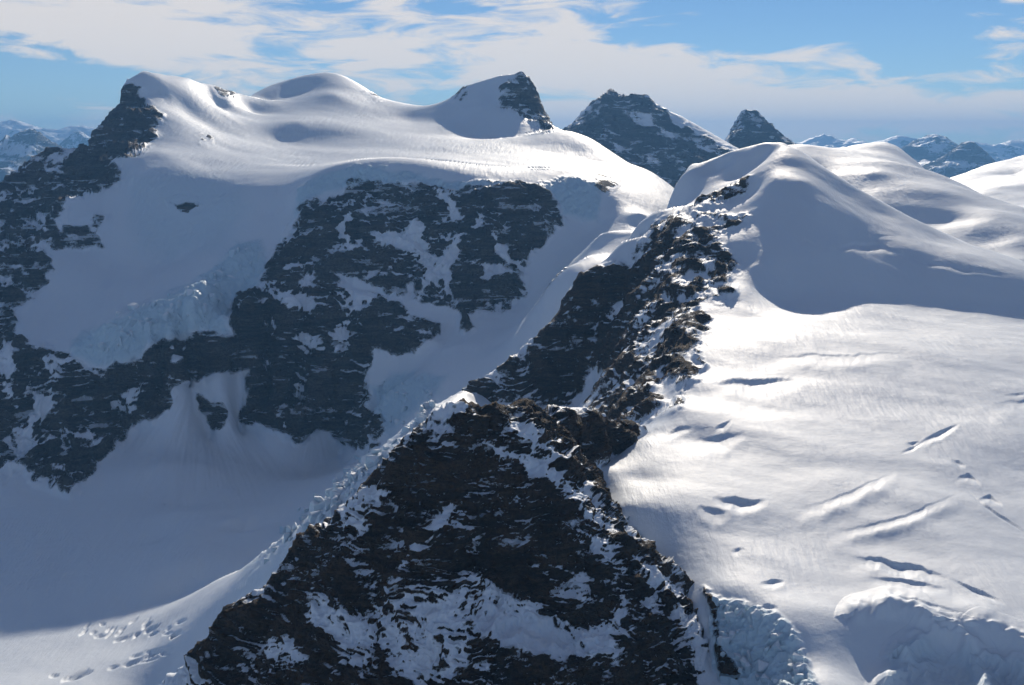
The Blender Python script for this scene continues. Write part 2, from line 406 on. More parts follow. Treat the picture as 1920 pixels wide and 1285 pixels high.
rockp = sdist([(280, 1285), (345, 1225), (385, 1165), (455, 1090), (540, 1015), (590, 985), (635, 935), (690, 890), (735, 840), (800, 780), (850, 745), (960, 745), (1050, 772), (1190, 790), (1195, 818), (1165, 850), (1125, 868), (1105, 870), (1130, 915), (1160, 968), (1240, 1050), (1300, 1100), (1330, 1180), (1320, 1420), (200, 1420)], uw, vw)
bias = np.zeros(u.shape, np.float32)
for sp, w in [
    ([(905, 832), (935, 838), (1000, 862), (1060, 905), (1100, 950), (1130, 985), (1100, 990), (1040, 935), (975, 880)], 1),
    ([(925, 800), (985, 812), (1040, 840), (1060, 880), (1000, 850)], 1),
    ([(770, 840), (850, 764), (880, 770), (820, 800)], 1),
    ([(805, 1000), (830, 960), (842, 940), (836, 985), (800, 1030), (760, 1090), (720, 1150), (690, 1180), (730, 1100)], 1),
    ([(640, 960), (720, 915), (740, 930), (700, 990), (660, 1010)], 1),
    ([(860, 1085), (920, 1100), (980, 1130), (1060, 1165), (1130, 1190), (1160, 1230), (1120, 1250), (1050, 1230), (980, 1240), (900, 1200), (840, 1150)], 1),
    ([(700, 1140), (780, 1100), (850, 1120), (880, 1210), (840, 1290), (760, 1290), (720, 1220)], 1),
    ([(585, 1110), (640, 1140), (700, 1190), (690, 1260), (640, 1230), (590, 1170)], 1),
    ([(480, 1200), (560, 1195), (580, 1240), (520, 1260)], 1),
    ([(1270, 1140), (1300, 1150), (1335, 1230), (1350, 1300), (1310, 1300)], 1),
    ([(1100, 1010), (1150, 1040), (1170, 1080), (1130, 1060)], 1),
    ([(1180, 1050), (1260, 1100), (1290, 1150), (1230, 1110)], 1),
    ([(300, 1285), (360, 1245), (390, 1260), (430, 1300), (300, 1320)], 1)]:
    bias = np.maximum(bias, 1.1 * sstep(sdist(sp, uw, vw), -12, 14))
bias -= 0.22 * sstep(sdist([(845, 750), (960, 750), (1060, 762), (1195, 785), (1195, 820), (1150, 862), (1105, 862), (1060, 835), (980, 800), (900, 800), (870, 830), (850, 800)], uw, vw), -8, 12)
face = sdist([(300, 1320), (405, 1180), (560, 1040), (650, 950), (740, 850), (860, 765), (905, 832), (1040, 932), (1180, 1068), (1300, 1230), (1310, 1700), (300, 1700)], u, v)
finish('rock_peak', p, rockp, None, [
    dict(name='rock_peak', category='mountain', label='dark rocky peak dusted with snow, nearest and lowest in the picture'),
    dict(name='shaded_rock_face', parent=0, mask=face > 0, label='shadowed craggy front face with snow gullies')],
    M_FORE, rock_amp=19, rock_scale=85, snow_amp=2.0, snow_scale=60, strata=((0.12, 0.10, 1.0), 13.0, 5.5), seed=3.0, mott=0.75, steep0=0.88, bias=bias, frac=0.83)

# =====================================================================================================
# 2. right: snowfield, snow dome with its rock rib and the dark buttress
# =====================================================================================================
sf = [S(*q) for q in [(1200, 830), (1300, 830), (1250, 780), (1330, 700), (1320, 640), (1400, 600), (1500, 600, 8), (1650, 620, -1), (1800, 630, -10), (1920, 640, -10), (2100, 640, -10),
     (1400, 760), (1600, 760), (1800, 760), (2000, 760), (1200, 900), (1400, 900), (1600, 900), (1800, 900), (2000, 900), (1300, 1000), (1500, 1000), (1700, 1000), (1900, 1000), (2050, 1000),
     (1360, 1090), (1500, 1100), (1640, 1110), (1110, 890), (1150, 960), (1450, 680), (1700, 690)]]
sf += [S(*q) for q in [(1780, 1120, 6), (1900, 1160, 8), (2050, 1180, 8), (1440, 1180, -3), (1540, 1200, -1), (1580, 1180, 0), (1400, 1285, -50), (1500, 1285, -6), (1590, 1285, -5), (1500, 1420, -10), (1590, 1420, -10), (1350, 1200, -30), (1340, 1120, -8)]]
# roll into the icefall at the lower right
sf += [S(*q) for q in [(1610, 1160, 0), (1680, 1150, 4), (1760, 1165, 4), (1840, 1185, 2), (1920, 1215, 0)]]
sf += [P(*q) for q in [(1660, 1230, 1235), (1640, 1300, 1165), (1760, 1240, 1235), (1760, 1300, 1150), (1880, 1260, 1215), (1900, 1320, 1120), (2050, 1300, 1150), (1700, 1420, 1060), (1900, 1450, 1030), (2100, 1450, 1030), (1380, 1450, 1040)]]
# dome
crest = L([(1290, 312, 3640), (1330, 300, 3600), (1380, 285, 3530), (1420, 272, 3460), (1465, 267, 3400), (1500, 281, 3360), (1550, 315, 3310), (1600, 347, 3260), (1700, 400, 3150), (1800, 450, 3050), (1920, 490, 2970), (2100, 560, 2850)])
sf += crest + back(crest, (250, -110), (700, -330), (1300, -500))
sf += [P(*q) for q in [(1500, 340, 3090), (1560, 380, 3030), (1580, 362, 3150), (1530, 385, 2980), (1620, 425, 2960), (1650, 400, 3100), (1700, 455, 2890), (1760, 455, 2970), (1800, 490, 2800), (1475, 365, 3040),
     (1440, 555, 2640), (1500, 560, 2650), (1560, 550, 2640), (1650, 560, 2640), (1750, 572, 2620), (1880, 580, 2610), (2050, 600, 2590),
     (1490, 462, 2820), (1560, 468, 2790), (1620, 460, 2880), (1740, 495, 2790), (1900, 520, 2720), (2050, 550, 2680), (1450, 470, 2800), (1420, 500, 2740), (1395, 450, 2880), (1400, 540, 2630), (1360, 560, 2560)]]
sf += L([(1465, 267, 3400), (1447, 310, 3245), (1430, 360, 3100), (1402, 402, 3020)], 30) + [P(1400, 330, 3370), P(1425, 300, 3400), P(1370, 370, 3200), P(1350, 320, 3520), P(1410, 370, 3160)]
# rock rib below the dome
rib = L([(1390, 412, 3015), (1340, 425, 3015), (1290, 430, 3030), (1272, 490, 2850), (1245, 570, 2620), (1225, 650, 2400), (1200, 720, 2230), (1185, 770, 2080), (1200, 795, 1950)])
sf += rib
sf += [P(*q) for q in [(1370, 500, 2790), (1340, 540, 2640), (1325, 600, 2430), (1310, 660, 2230), (1290, 720, 2060), (1255, 775, 1900)]]
sf += [P(*q) for q in [(1290, 340, 3500), (1260, 400, 3330), (1330, 350, 3400), (1320, 380, 3250), (1230, 470, 3020), (1210, 540, 2820), (1190, 600, 2650), (1160, 680, 2520), (1130, 740, 2430), (1110, 790, 2350), (1280, 330, 3580), (1265, 350, 3560)]]
# buttress
bt = L([(1205, 430, 3330), (1150, 470, 3130), (1120, 500, 3080), (1080, 530, 3040), (1040, 600, 2985), (980, 660, 2935), (940, 685, 2900), (900, 715, 2870), (860, 750, 2850), (800, 775, 2800)])
sf += bt
sf += [P(*q) for q in [(1190, 500, 3040), (1150, 560, 2985), (1120, 620, 2930), (1080, 680, 2880), (1040, 720, 2840), (1060, 770, 2800), (1000, 770, 2805), (940, 765, 2805), (900, 760, 2810), (1090, 800, 2700), (1000, 830, 2600), (900, 830, 2600)]]
sf += [P(*q) for q in [(1195, 440, 3300), (1180, 470, 3200)]]
sf += back(bt, (90, -110), (350, -330), (800, -450))
sf += [(x, y, z) for x, y, z in [(-300, 2600, -760), (-250, 2200, -760), (0, 2250, -720), (60, 2250, -680), (-500, 3000, -900), (-20, 1700, -640), (20, 1500, -640), (120, 1200, -680), (-100, 1900, -720)]]

def crevasses(q):
    """open slots and hollows on the snowfield: far wall faces the viewer and stays in shade"""
    u, v = proj(q[..., 0], q[..., 1], q[..., 2])
    z = np.zeros(u.shape, np.float32)
    def slot(line, w, depth, hump=0.0):
        ln = np.array(line, np.float32)
        lo_u, hi_u = ln[:, 0].min() - 120, ln[:, 0].max() + 120; lo_v, hi_v = ln[:, 1].min() - 90, ln[:, 1].max() + 90
        m = (u > lo_u) & (u < hi_u) & (v > lo_v) & (v < hi_v)
        if not m.any(): return
        uu, vv = u[m], v[m]
        vl = np.interp(uu, ln[:, 0], ln[:, 1]) + w * 0.5 * fbm(np.stack([uu / 34.0, vv / 90.0, vv * 0], -1), 3, 0.6, ln[0, 0]); t = (uu - ln[0, 0]) / max(1, (ln[-1, 0] - ln[0, 0]))
        tap = np.clip(1 - np.abs(2 * np.clip(t, -0.5, 1.5) - 1) ** 1.2, 0, 1)
        s = (vv - vl) / w                                  # < 0 beyond, > 0 on the viewer's side
        prof = sstep(s, -0.5, -0.05) * (1 - sstep(s, 0.1, 1.6 + 2.6 * tap))
        z[m] -= depth * tap * prof
        z[m] += hump * np.clip(1.15 - np.abs(2 * t - 1) ** 2, 0, 1) * np.exp(-((s - 2.6) / 1.6) ** 2)
    for ln_, wd, hh in SHELVES:
        dd = ldist(ln_, u, v) / wd; m = dd < 3.0
        below = np.where(v > np.interp(u, [a_[0] for a_ in ln_], [a_[1] for a_ in ln_]), 1.0, 0.45)
        z[m] += (hh * np.exp(-(dd * below) ** 2 * 1.6))[m] * (0.75 + 0.5 * fbm(np.stack([u[m] / 30, v[m] / 30, v[m] * 0], -1), 2, 0.5, 3.0))
    for ln_, w_, d_, h_ in SLOTS: slot(ln_, w_ * 0.52, d_ * 0.42, h_ * 0.6)
    q = q.copy(); q[..., 2] += z
    return q
SHELVES = [([(1610, 1158), (1660, 1146), (1705, 1150), (1742, 1178)], 15, 13), ([(1700, 1235), (1745, 1205), (1790, 1200), (1822, 1238), (1845, 1290)], 17, 17), ([(1840, 1180), (1880, 1196), (1925, 1210)], 14, 9), ([(1660, 1290), (1700, 1265), (1740, 1262)], 13, 10), ([(1875, 1262), (1905, 1250), (1950, 1262)], 15, 12)]
SLOTS = [
    ([(1330, 722), (1400, 716), (1450, 714), (1505, 718)], 22, 16, 3), ([(1335, 935), (1380, 938), (1440, 944)], 16, 12, 3),
    ([(1305, 952), (1350, 962), (1370, 965)], 16, 7, 2), ([(1600, 1042), (1650, 1050), (1720, 1066), (1780, 1085)], 17, 11, 3),
    ([(1780, 1085), (1830, 1105), (1885, 1132)], 7, 7, 1), ([(1630, 1086), (1700, 1090), (1780, 1108)], 12, 7, 2),
    ([(1728, 828), (1760, 812), (1798, 796)], 9, 8, 1), ([(1700, 832), (1725, 830)], 6, 6, 0), ([(1795, 897), (1815, 890), (1840, 908)], 8, 7, 1), ([(1805, 912), (1850, 950), (1935, 1005)], 4, 5, 0),
    ([(1835, 938), (1856, 930), (1880, 948)], 8, 7, 1), ([(1560, 1000), (1640, 985), (1720, 960), (1800, 925)], 14, 3, 4), ([(1500, 960), (1580, 930), (1680, 885)], 16, 2.5, 4), ([(1690, 850), (1715, 836), (1735, 826)], 5, 5, 0), ([(1640, 1125), (1720, 1128), (1800, 1150)], 10, 5, 3), ([(1785, 862), (1800, 868), (1812, 873)], 6, 5, 0),
    ([(1340, 805), (1360, 795), (1372, 788)], 9, 6, 1), ([(1370, 1035), (1385, 1031), (1396, 1030)], 7, 4, 0), ([(1425, 1094), (1450, 1090), (1472, 1090)], 9, 7, 1),
    ([(1300, 830), (1340, 822), (1400, 812)], 18, 6, 4), ([(1430, 672), (1500, 668), (1600, 668), (1700, 662)], 14, 4, 3),
    ([(1560, 468), (1600, 456), (1640, 458), (1690, 470)], 10, 11, 2), ([(1490, 462), (1512, 448), (1540, 466)], 6, 5, 1), ([(1690, 478), (1740, 490), (1800, 500), (1900, 516)], 9, 6, 2),
    ([(1600, 430), (1640, 442), (1690, 442)], 6, 3, 1), ([(1420, 1140), (1440, 1136), (1460, 1140)], 9, 6, 1), ([(1860, 760), (1920, 752), (1990, 748)], 16, 5, 3), ([(1880, 742), (1910, 738), (1940, 736)], 4, 3, 0),
    ([(1240, 820), (1270, 805), (1300, 800)], 9, 5, 2)]
p = grid_surface(sf, 780, 2060, 1030, 5000, du=2.1, rows=590, nY=700, hidden=0.05, soft=0.018, blur=14, bmask=lambda X, Y: sstep(960 + FPX * X / Y, 1330 + 0 * Y, 1420 + 0 * Y) * sstep(3150 - Y, 0, 200))
u, v = proj(p[..., 0], p[..., 1], p[..., 2]); uw, vw = warp(p, u, v, 12, 60)
near = p[..., 1] < 3300
rk1 = sdist([(1275, 432), (1330, 412), (1395, 405), (1385, 440), (1392, 490), (1370, 555), (1315, 560), (1322, 620), (1300, 650), (1320, 690), (1280, 745), (1250, 765), (1200, 790), (1110, 800), (1090, 760), (1040, 765), (860, 765), (850, 748), (900, 712), (960, 670), (985, 650), (1035, 600), (1075, 530), (1120, 500), (1160, 495), (1185, 515), (1195, 470), (1230, 420), (1265, 400)], uw, vw)
rk2 = sdist([(1330, 325), (1360, 322), (1405, 335), (1400, 350), (1370, 362), (1340, 395), (1300, 430), (1230, 440), (1240, 415), (1300, 395), (1325, 360)], uw, vw)
rr = np.maximum(rk1, rk2)
for sp in [[(1330, 440), (1400, 402), (1425, 470), (1400, 560), (1330, 540), (1375, 500)], [(1200, 680), (1240, 600), (1262, 590), (1240, 640), (1215, 700)], [(1060, 770), (1110, 690), (1150, 700), (1110, 770), (1095, 790)],
           [(1270, 660), (1310, 640), (1330, 700), (1290, 690)], [(1185, 455), (1230, 430), (1200, 500), (1190, 520)], [(1240, 700), (1290, 720), (1260, 770), (1220, 745)]]:
    rr = np.minimum(rr, -sdist(sp, uw, vw) * 0.8 + 4)
rr = np.where(near, rr, -60)
rr = np.maximum(rr, np.where(p[..., 1] < 1700, sdist([(1325, 1110), (1345, 1180), (1350, 1285), (1395, 1290), (1372, 1230), (1350, 1150)], uw, vw), -60))
icef = sstep(sdist([(1330, 1120), (1375, 1128), (1440, 1145), (1495, 1185), (1515, 1240), (1535, 1290), (1530, 1400), (1350, 1400), (1335, 1200)], uw, vw), -6, 14)
icef2 = sstep(sdist([(1660, 1215), (1720, 1205), (1800, 1220), (1860, 1240), (1930, 1250), (2100, 1260), (2100, 1500), (1650, 1500), (1640, 1300)], uw, vw), -6, 20)
def reg2(q):
    domem = sdist([(1285, 300), (1465, 255), (1560, 300), (1920, 470), (2200, 560), (2200, 610), (1880, 590), (1650, 570), (1440, 560), (1400, 540), (1395, 410), (1290, 430), (1230, 440), (1260, 360)], u, v)
    but = (sdist([(1215, 425), (1185, 520), (1150, 640), (1120, 720), (1095, 800), (780, 860), (780, 700), (1000, 520), (1130, 430)], u, v) > 0) | (u < 1080) & (v < 900) & (p[..., 1] > 2600)
    return [
        dict(name='snowfield', category='snowfield', label='broad sunlit snowfield sagging with crevasses beside the dark rocky peak'),
        dict(name='snow_dome', category='mountain', mask=(domem > 0) | ((p[..., 1] > 3050) & (u > 1230)), label='smooth snow dome with a corniced crest and shadowed front above the snowfield'),
        dict(name='rock_rib', parent=1, mask=(rk1 > -8) & near & (u > 1080), label='snow-speckled rock rib'),
        dict(name='rock_outcrop', parent=1, mask=(rk2 > -4) & near, label='small rock outcrop under the cornice'),
        dict(name='rock_buttress', category='rock wall', mask=but, label='dark rock buttress dropping from a small sunlit snow crest beside the rock rib'),
        dict(name='icefall', parent=0, mask=(icef > 0.3) & (v > 1100), label='broken blue ice at the foot of the rocky peak'),
        dict(name='icefall', parent=0, mask=(icef2 > 0.3) & (v > 1190), label='shadowed icefall below the snow lip')]
finish('right', p, rr, np.maximum(icef, icef2 * 0.45), reg2, M_FORE, rock_amp=24, rock_scale=140, snow_amp=5.0, snow_scale=190, strata=((-0.25, 0.2, 1.0), 20.0, 6.0),
       ice_amp=9, ice_scale=26, feat=crevasses, seed=13.0, mott=0.8, steep0=0.85, frac=0.78)

# =====================================================================================================
# 3. central massif, valley and icefall
# =====================================================================================================
def FB(q):
    u, v, Y = q
    return (u, v, Y + 0.55 * float(sstep(np.float64(u), 300.0, 520.0)) * max(0.0, Y - 5150.0))
mf = []
sky1 = L([FB(q) for q in [(240, 147, 6900), (262, 138, 7000), (300, 137, 7080), (350, 145, 7150), (400, 157, 7200), (440, 186, 7300), (480, 181, 7500), (530, 161, 7600), (575, 143, 7620), (622, 134, 7600), (660, 150, 7550), (700, 176, 7450), (740, 198, 7350), (800, 202, 7200), (850, 190, 7050), (858, 182, 7040), (871, 157, 7020), (885, 157, 7010), (900, 151, 7000), (940, 141, 6980), (985, 138, 7000)]], 60)
sky2 = L([FB(q) for q in [(985, 138, 7000), (993, 156, 7000), (1004, 185, 6980), (1020, 220, 6940), (1030, 240, 6900), (1060, 257, 6750), (1100, 275, 6500), (1150, 300, 6250), (1200, 326, 6000), (1260, 351, 5750), (1300, 380, 5600)]], 60)
mf += sky1 + back(sky1, (350, -160), (1200, -700), (2200, -1000)) + sky2 + back(sky2, (350, -250), (1000, -700), (2000, -1000))
# upper snow
mf += [P(*FB(q)) for q in [(300, 180, 6850), (310, 205, 6650), (350, 210, 6750), (400, 205, 6950), (340, 240, 6350), (400, 245, 6450), (470, 215, 6900), (540, 200, 6950), (620, 175, 7070), (680, 205, 6900),
     (500, 228, 6560), (560, 226, 6480), (520, 264, 6330), (560, 275, 6260), (600, 264, 6330), (605, 232, 6500), (650, 240, 6450), (700, 235, 6560), (770, 225, 6820), (560, 292, 5950), (300, 285, 5850), (360, 280, 6000), (430, 285, 6000), (480, 275, 6100),
     (600, 290, 5950), (560, 310, 5700), (640, 285, 5950), (700, 280, 6050), (780, 270, 6150), (850, 225, 6700), (870, 255, 6420), (900, 258, 6450), (960, 258, 6450), (1030, 250, 6550), (900, 200, 6720), (950, 215, 6640),
     (850, 290, 5850), (930, 285, 5950), (1010, 275, 6080), (1080, 290, 6000), (1130, 310, 5850), (800, 305, 5600), (700, 305, 5550), (900, 315, 5500), (1000, 320, 5480)]]
mf += [P(*q) for q in [(560, 175, 8500), (500, 192, 8250), (620, 155, 8500), (580, 160, 8550), (660, 170, 8400), (540, 182, 8400), (700, 195, 8150)]]
mf += [P(*FB(q)) for q in [(945, 165, 6870), (960, 190, 6820), (990, 215, 6800), (1000, 235, 6760), (930, 175, 6880)]]
# lip of the hanging glacier and foot of its ice cliff
mf += L([(560, 352, 5150), (600, 322, 5230), (640, 310, 5250), (720, 316, 5200), (800, 326, 5150), (880, 337, 5130), (960, 347, 5130), (1020, 340, 5200), (1060, 318, 5400)], 50)
mf += L([(543, 430, 4960), (577, 383, 5060), (650, 352, 5150), (750, 346, 5110), (850, 359, 5060), (950, 354, 5070), (1010, 360, 5080), (1050, 410, 5030)], 60)
# great wall
mf += [P(*q) for q in [(620, 420, 4950), (700, 430, 4900), (800, 420, 4920), (900, 420, 4930), (980, 430, 4930), (560, 500, 4740), (650, 520, 4680), (750, 500, 4760), (830, 490, 4800), (900, 500, 4770), (987, 507, 4760),
     (950, 583, 4560), (880, 585, 4520), (800, 570, 4560), (720, 560, 4570), (620, 600, 4480), (540, 600, 4480), (480, 620, 4430), (700, 640, 4380), (780, 655, 4300), (830, 635, 4370), (600, 700, 4270), (520, 700, 4280), (460, 720, 4230), (690, 700, 4230),
     (690, 765, 4080), (640, 780, 4110), (560, 770, 4130), (500, 780, 4130), (450, 785, 4120), (720, 800, 4010), (700, 838, 3960), (640, 832, 4030), (560, 826, 4090), (500, 818, 4110), (400, 680, 4260), (330, 680, 4230), (300, 720, 4170)]]
# lower left glacier shelf
mf += L([(-60, 560, 4650), (12, 600, 4520), (25, 635, 4450), (80, 650, 4370), (133, 666, 4290), (197, 690, 4220), (267, 673, 4260), (283, 647, 4310), (353, 627, 4370), (430, 627, 4390), (433, 580, 4570), (483, 543, 4680), (507, 503, 4780), (520, 467, 4870), (543, 430, 4960)], 50)
mf += [P(*q) for q in [(90, 560, 4760), (60, 600, 4600), (250, 520, 4950), (330, 490, 5080), (200, 500, 5060), (150, 470, 5130), (250, 450, 5200), (350, 440, 5190), (420, 430, 5160), (470, 405, 5130),
     (300, 400, 5330), (400, 390, 5280), (500, 400, 5130), (200, 400, 5380), (300, 350, 5480), (400, 340, 5480), (480, 350, 5350), (250, 330, 5560), (540, 380, 5130)]]
mf += L([(90, 640, 4440), (150, 640, 4430), (200, 610, 4370), (280, 578, 4430), (340, 553, 4490), (390, 532, 4540)], 60) + L([(150, 612, 4540), (200, 593, 4540), (280, 561, 4610), (340, 537, 4660), (390, 518, 4700)], 80) + [P(440, 480, 4800)]      # brink that catches the sun
mf += L([FB(q) for q in [(217, 303, 5720), (260, 300, 5720), (330, 303, 5720), (385, 312, 5680), (430, 312, 5660), (490, 310, 5600), (535, 325, 5400), (560, 350, 5190)]], 80)
# first peak's cliff
cl = L([(242, 147, 6900), (238, 162, 6880), (234, 190, 6850), (228, 222, 6800), (220, 228, 6780), (211, 219, 6750), (203, 236, 6700), (190, 258, 6620), (177, 282, 6520), (172, 312, 6380), (150, 326, 6280)], 60)
mf += cl + [(x - 45, y + 30, z - 190) for x, y, z in cl] + [(x - 200, y + 100, z - 420) for x, y, z in cl] + [(x - 700, y + 300, z - 800) for x, y, z in cl[::2]]
mf += [P(*q) for q in [(247, 152, 6870), (277, 197, 6640), (298, 217, 6520), (288, 258, 6220), (262, 280, 6000), (225, 300, 5800), (250, 200, 6690), (240, 250, 6400), (200, 290, 6120), (205, 320, 5830), (190, 350, 5640), (232, 345, 5560)]]
# sunlit left ridge and the dark peak beyond it
mf += L([(190, 355, 5600), (150, 372, 5480), (115, 382, 5380), (100, 420, 5200), (75, 460, 5060), (30, 490, 4930), (0, 510, 4860), (-80, 560, 4700)], 60)
kk = L([(150, 326, 6280), (140, 322, 6260), (122, 300, 6230), (105, 289, 6200), (88, 292, 6180), (70, 306, 6150), (40, 322, 6100), (0, 350, 6000), (-80, 400, 5850)], 60)
mf += kk + back(kk, (300, -200), (900, -500), (2000, -900))
mf += [P(*q) for q in [(130, 370, 5750), (60, 400, 5650), (0, 440, 5500), (70, 440, 5420), (20, 475, 5280), (-60, 500, 5250)]]
mf += back([P(100, 420, 5200)] * 2 + [P(30, 490, 4930)] * 2 + [P(-80, 560, 4700)], (220, -160))
# left cliff down to the valley
mf += [P(*q) for q in [(0, 700, 4150), (80, 720, 4130), (160, 740, 4100), (230, 760, 4080), (0, 800, 3900), (90, 810, 3900), (180, 820, 3880), (260, 798, 3990), (310, 765, 4100), (0, 920, 3500), (50, 890, 3620), (130, 928, 3480), (197, 858, 3760), (-80, 800, 3900), (-80, 950, 3450), (-80, 680, 4250)]]
# snow cones and valley floor
mf += [P(*q) for q in [(350, 722, 4200), (395, 790, 4060), (430, 800, 4030), (300, 870, 3640), (380, 870, 3700), (460, 870, 3790), (250, 950, 3340), (350, 950, 3360), (450, 930, 3450), (540, 870, 3860), (600, 850, 3960), (640, 880, 3760)]]
def V(u, v, z=-1090.0):
    ax, az = ray(u, v); Y = z / az; return (ax * Y, Y, z)
vfl = [V(*q) for q in [(0, 1000, -1140), (150, 1000, -1115), (300, 1010), (450, 1000), (560, 900), (0, 1100, -1150), (150, 1100, -1125), (300, 1100), (0, 1200, -1150), (150, 1200, -1115), (280, 1200), (0, 1300), (150, 1300), (280, 1300), (-80, 1050, -1160), (-80, 1200, -1160), (-80, 1350), (100, 1450), (300, 1450)]]
# basin glacier
mf += [P(*q) for q in [(977, 553, 4620), (920, 600, 4440), (1000, 600, 4330), (850, 650, 4200), (950, 640, 4130), (780, 700, 4060), (720, 740, 3960), (760, 770, 3780), (720, 810, 3760), (830, 720, 3850), (880, 690, 3950), (680, 860, 3720),
     (1040, 470, 4850), (1020, 530, 4620), (1110, 430, 5000), (1080, 400, 5080), (1150, 380, 5150), (1110, 350, 5230), (1200, 400, 4980), (1160, 342, 5480), (1250, 372, 5500), (1230, 420, 4950), (1130, 438, 4500), (1192, 436, 4450), (1160, 447, 4420), (1060, 500, 4150), (1100, 478, 4250), (1030, 535, 4100), (1080, 535, 4000), (1150, 480, 4250), (1300, 450, 5100)]]
# icefall left of the rocky peak: its crest and its sunny side
ic = L([(340, 1118, 2900), (420, 1092, 2900), (480, 1058, 2680), (520, 1025, 2580), (560, 990, 2490), (600, 950, 2430), (640, 912, 2420), (680, 878, 2440), (740, 820, 2500), (800, 772, 2620), (860, 735, 2790), (890, 716, 2880)], 60)
mf += [P(*q) for q in [(640, 980, 2180), (600, 1040, 2120), (540, 1070, 2180), (480, 1120, 2250), (440, 1160, 2300), (700, 920, 2200), (760, 860, 2270), (830, 800, 2450), (410, 1230, 2250), (520, 1150, 2080), (700, 1000, 1950), (900, 810, 2450), (930, 772, 2650), (905, 766, 2750), (935, 766, 2810), (965, 766, 2820), (915, 771, 2690), (895, 768, 2620), (960, 790, 2550), (860, 762, 2560)]]
mf += [(-300, 1750, -850), (0, 1750, -780), (-300, 1400, -980), (100, 2300, -640), (300, 2600, -700), (300, 3300, -760), (700, 3600, -700), (200, 3900, -690)]
mf = [tuple(np.array(q) * ((q[2] + min(0.0, (q[2] + 720.0)) * 0.27) / q[2] if (q[2] < -720 and q[1] > 2800) else 1.0)) for q in mf]
mf += vfl + ic + [(x, y, max(z, -1060.0)) for x, y, z in back(ic[:-6], (110, -70), (320, -230), (560, -320)) + back(ic[-6:], (90, -60), (350, -200))]
p = grid_surface(mf, -70, 1330, 1500, 11500, du=2.2, rows=650, nY=760, hidden=0.05, soft=0.016, blur=14, bmask=lambda X, Y: sstep(Y, 5200, 5500) * (1 - sstep(Y, 8200, 8700)) * sstep(960 + FPX * X / Y, 300, 340) * (1 - 0.75 * sstep(960 + FPX * X / Y, 840, 870)*sstep(Y, 6700, 7000)) + (Y < 3900) * sstep(-X / Y, 0.19, 0.23) * 0.9)
u, v = proj(p[..., 0], p[..., 1], p[..., 2]); uw, vw = warp(p, u, v, 9, 110)
Yp = p[..., 1]
wall = sdist([(540, 437), (563, 402), (577, 383), (623, 375), (657, 347), (713, 346), (753, 343), (823, 357), (873, 357), (940, 350), (1007, 353), (1033, 380), (1053, 413), (1037, 425), (1023, 450), (997, 470), (987, 500), (977, 553), (953, 583), (923, 583), (893, 588), (880, 625), (868, 622), (866, 585), (793, 570), (770, 548), (753, 560), (720, 548), (690, 535), (650, 517), (625, 520), (640, 545), (700, 560), (753, 580), (780, 600), (827, 617), (830, 637), (787, 660), (740, 662), (700, 650), (687, 707), (690, 763), (717, 790), (727, 807), (697, 842), (640, 827), (617, 807), (600, 800), (560, 820), (523, 820), (447, 783), (462, 735), (463, 695), (390, 705), (353, 712), (327, 730), (313, 767), (293, 797), (260, 800), (197, 858), (130, 930), (67, 900), (50, 877), (20, 887), (-90, 940), (-90, 560), (-20, 585), (12, 600), (25, 637), (130, 668), (197, 692), (267, 675), (283, 647), (320, 633), (353, 627), (400, 622), (430, 627), (420, 607), (433, 580), (443, 553), (483, 543), (507, 503), (520, 467)], uw, vw)
bias = np.zeros(u.shape, np.float32)
for sp, k in [
    ([(807, 367), (827, 363), (850, 387), (867, 410), (867, 440), (858, 420), (833, 393)], 1.0),
    ([(697, 443), (727, 437), (757, 440), (790, 420), (807, 433), (787, 450), (813, 477), (830, 480), (860, 453), (893, 420), (913, 390), (907, 417), (873, 447), (853, 463), (860, 477), (833, 497), (807, 500), (793, 510), (753, 487), (713, 473)], 1.0),
    ([(630, 440), (655, 408), (662, 420), (645, 445), (655, 455), (680, 445), (668, 470), (640, 460)], 1.0),
    ([(840, 500), (850, 550), (842, 552), (830, 520)], 1.0), ([(915, 440), (960, 480), (950, 490), (920, 465)], 0.8), ([(900, 490), (945, 505), (960, 520), (920, 515)], 0.8),
    ([(860, 455), (850, 500), (810, 550), (785, 560), (800, 520)], 0.8),
    ([(500, 556), (560, 560), (598, 572), (580, 585), (520, 575)], 0.8), ([(510, 600), (563, 618), (560, 628), (520, 622)], 0.8), ([(540, 625), (600, 630), (617, 650), (600, 668), (560, 660)], 0.9),
    ([(560, 690), (600, 700), (575, 730), (560, 760), (545, 745)], 0.7), ([(620, 610), (650, 590), (660, 640), (640, 690), (620, 650)], 0.7), ([(655, 545), (700, 560), (690, 590), (660, 580)], 0.8),
    ([(200, 745), (240, 725), (263, 725), (258, 783), (215, 770)], 0.8), ([(65, 740), (95, 738), (97, 760), (70, 797), (57, 790)], 1.0), ([(35, 840), (40, 810), (60, 800), (55, 838)], 1.0), ([(70, 675), (140, 675), (130, 700), (95, 735), (85, 700)], 0.6), ([(5, 640), (25, 660), (30, 780), (10, 760)], 0.6),
    ([(455, 640), (500, 650), (520, 690), (480, 700)], 0.5), ([(300, 640), (330, 650), (310, 660)], 0.7)]:
    bias = np.maximum(bias, 1.5 * k * sstep(sdist(sp, uw, vw), -7, 8))
bias -= 0.45 * ((Yp > 5480) & (u < 320)) * sstep(sdist([(240, 140), (150, 250), (120, 330), (190, 360), (235, 345), (215, 305), (288, 258), (300, 217), (262, 170)], u, v), -15, 5)
wall = np.where(Yp < 5300, wall, -60)
rr = wall; rfield = wall
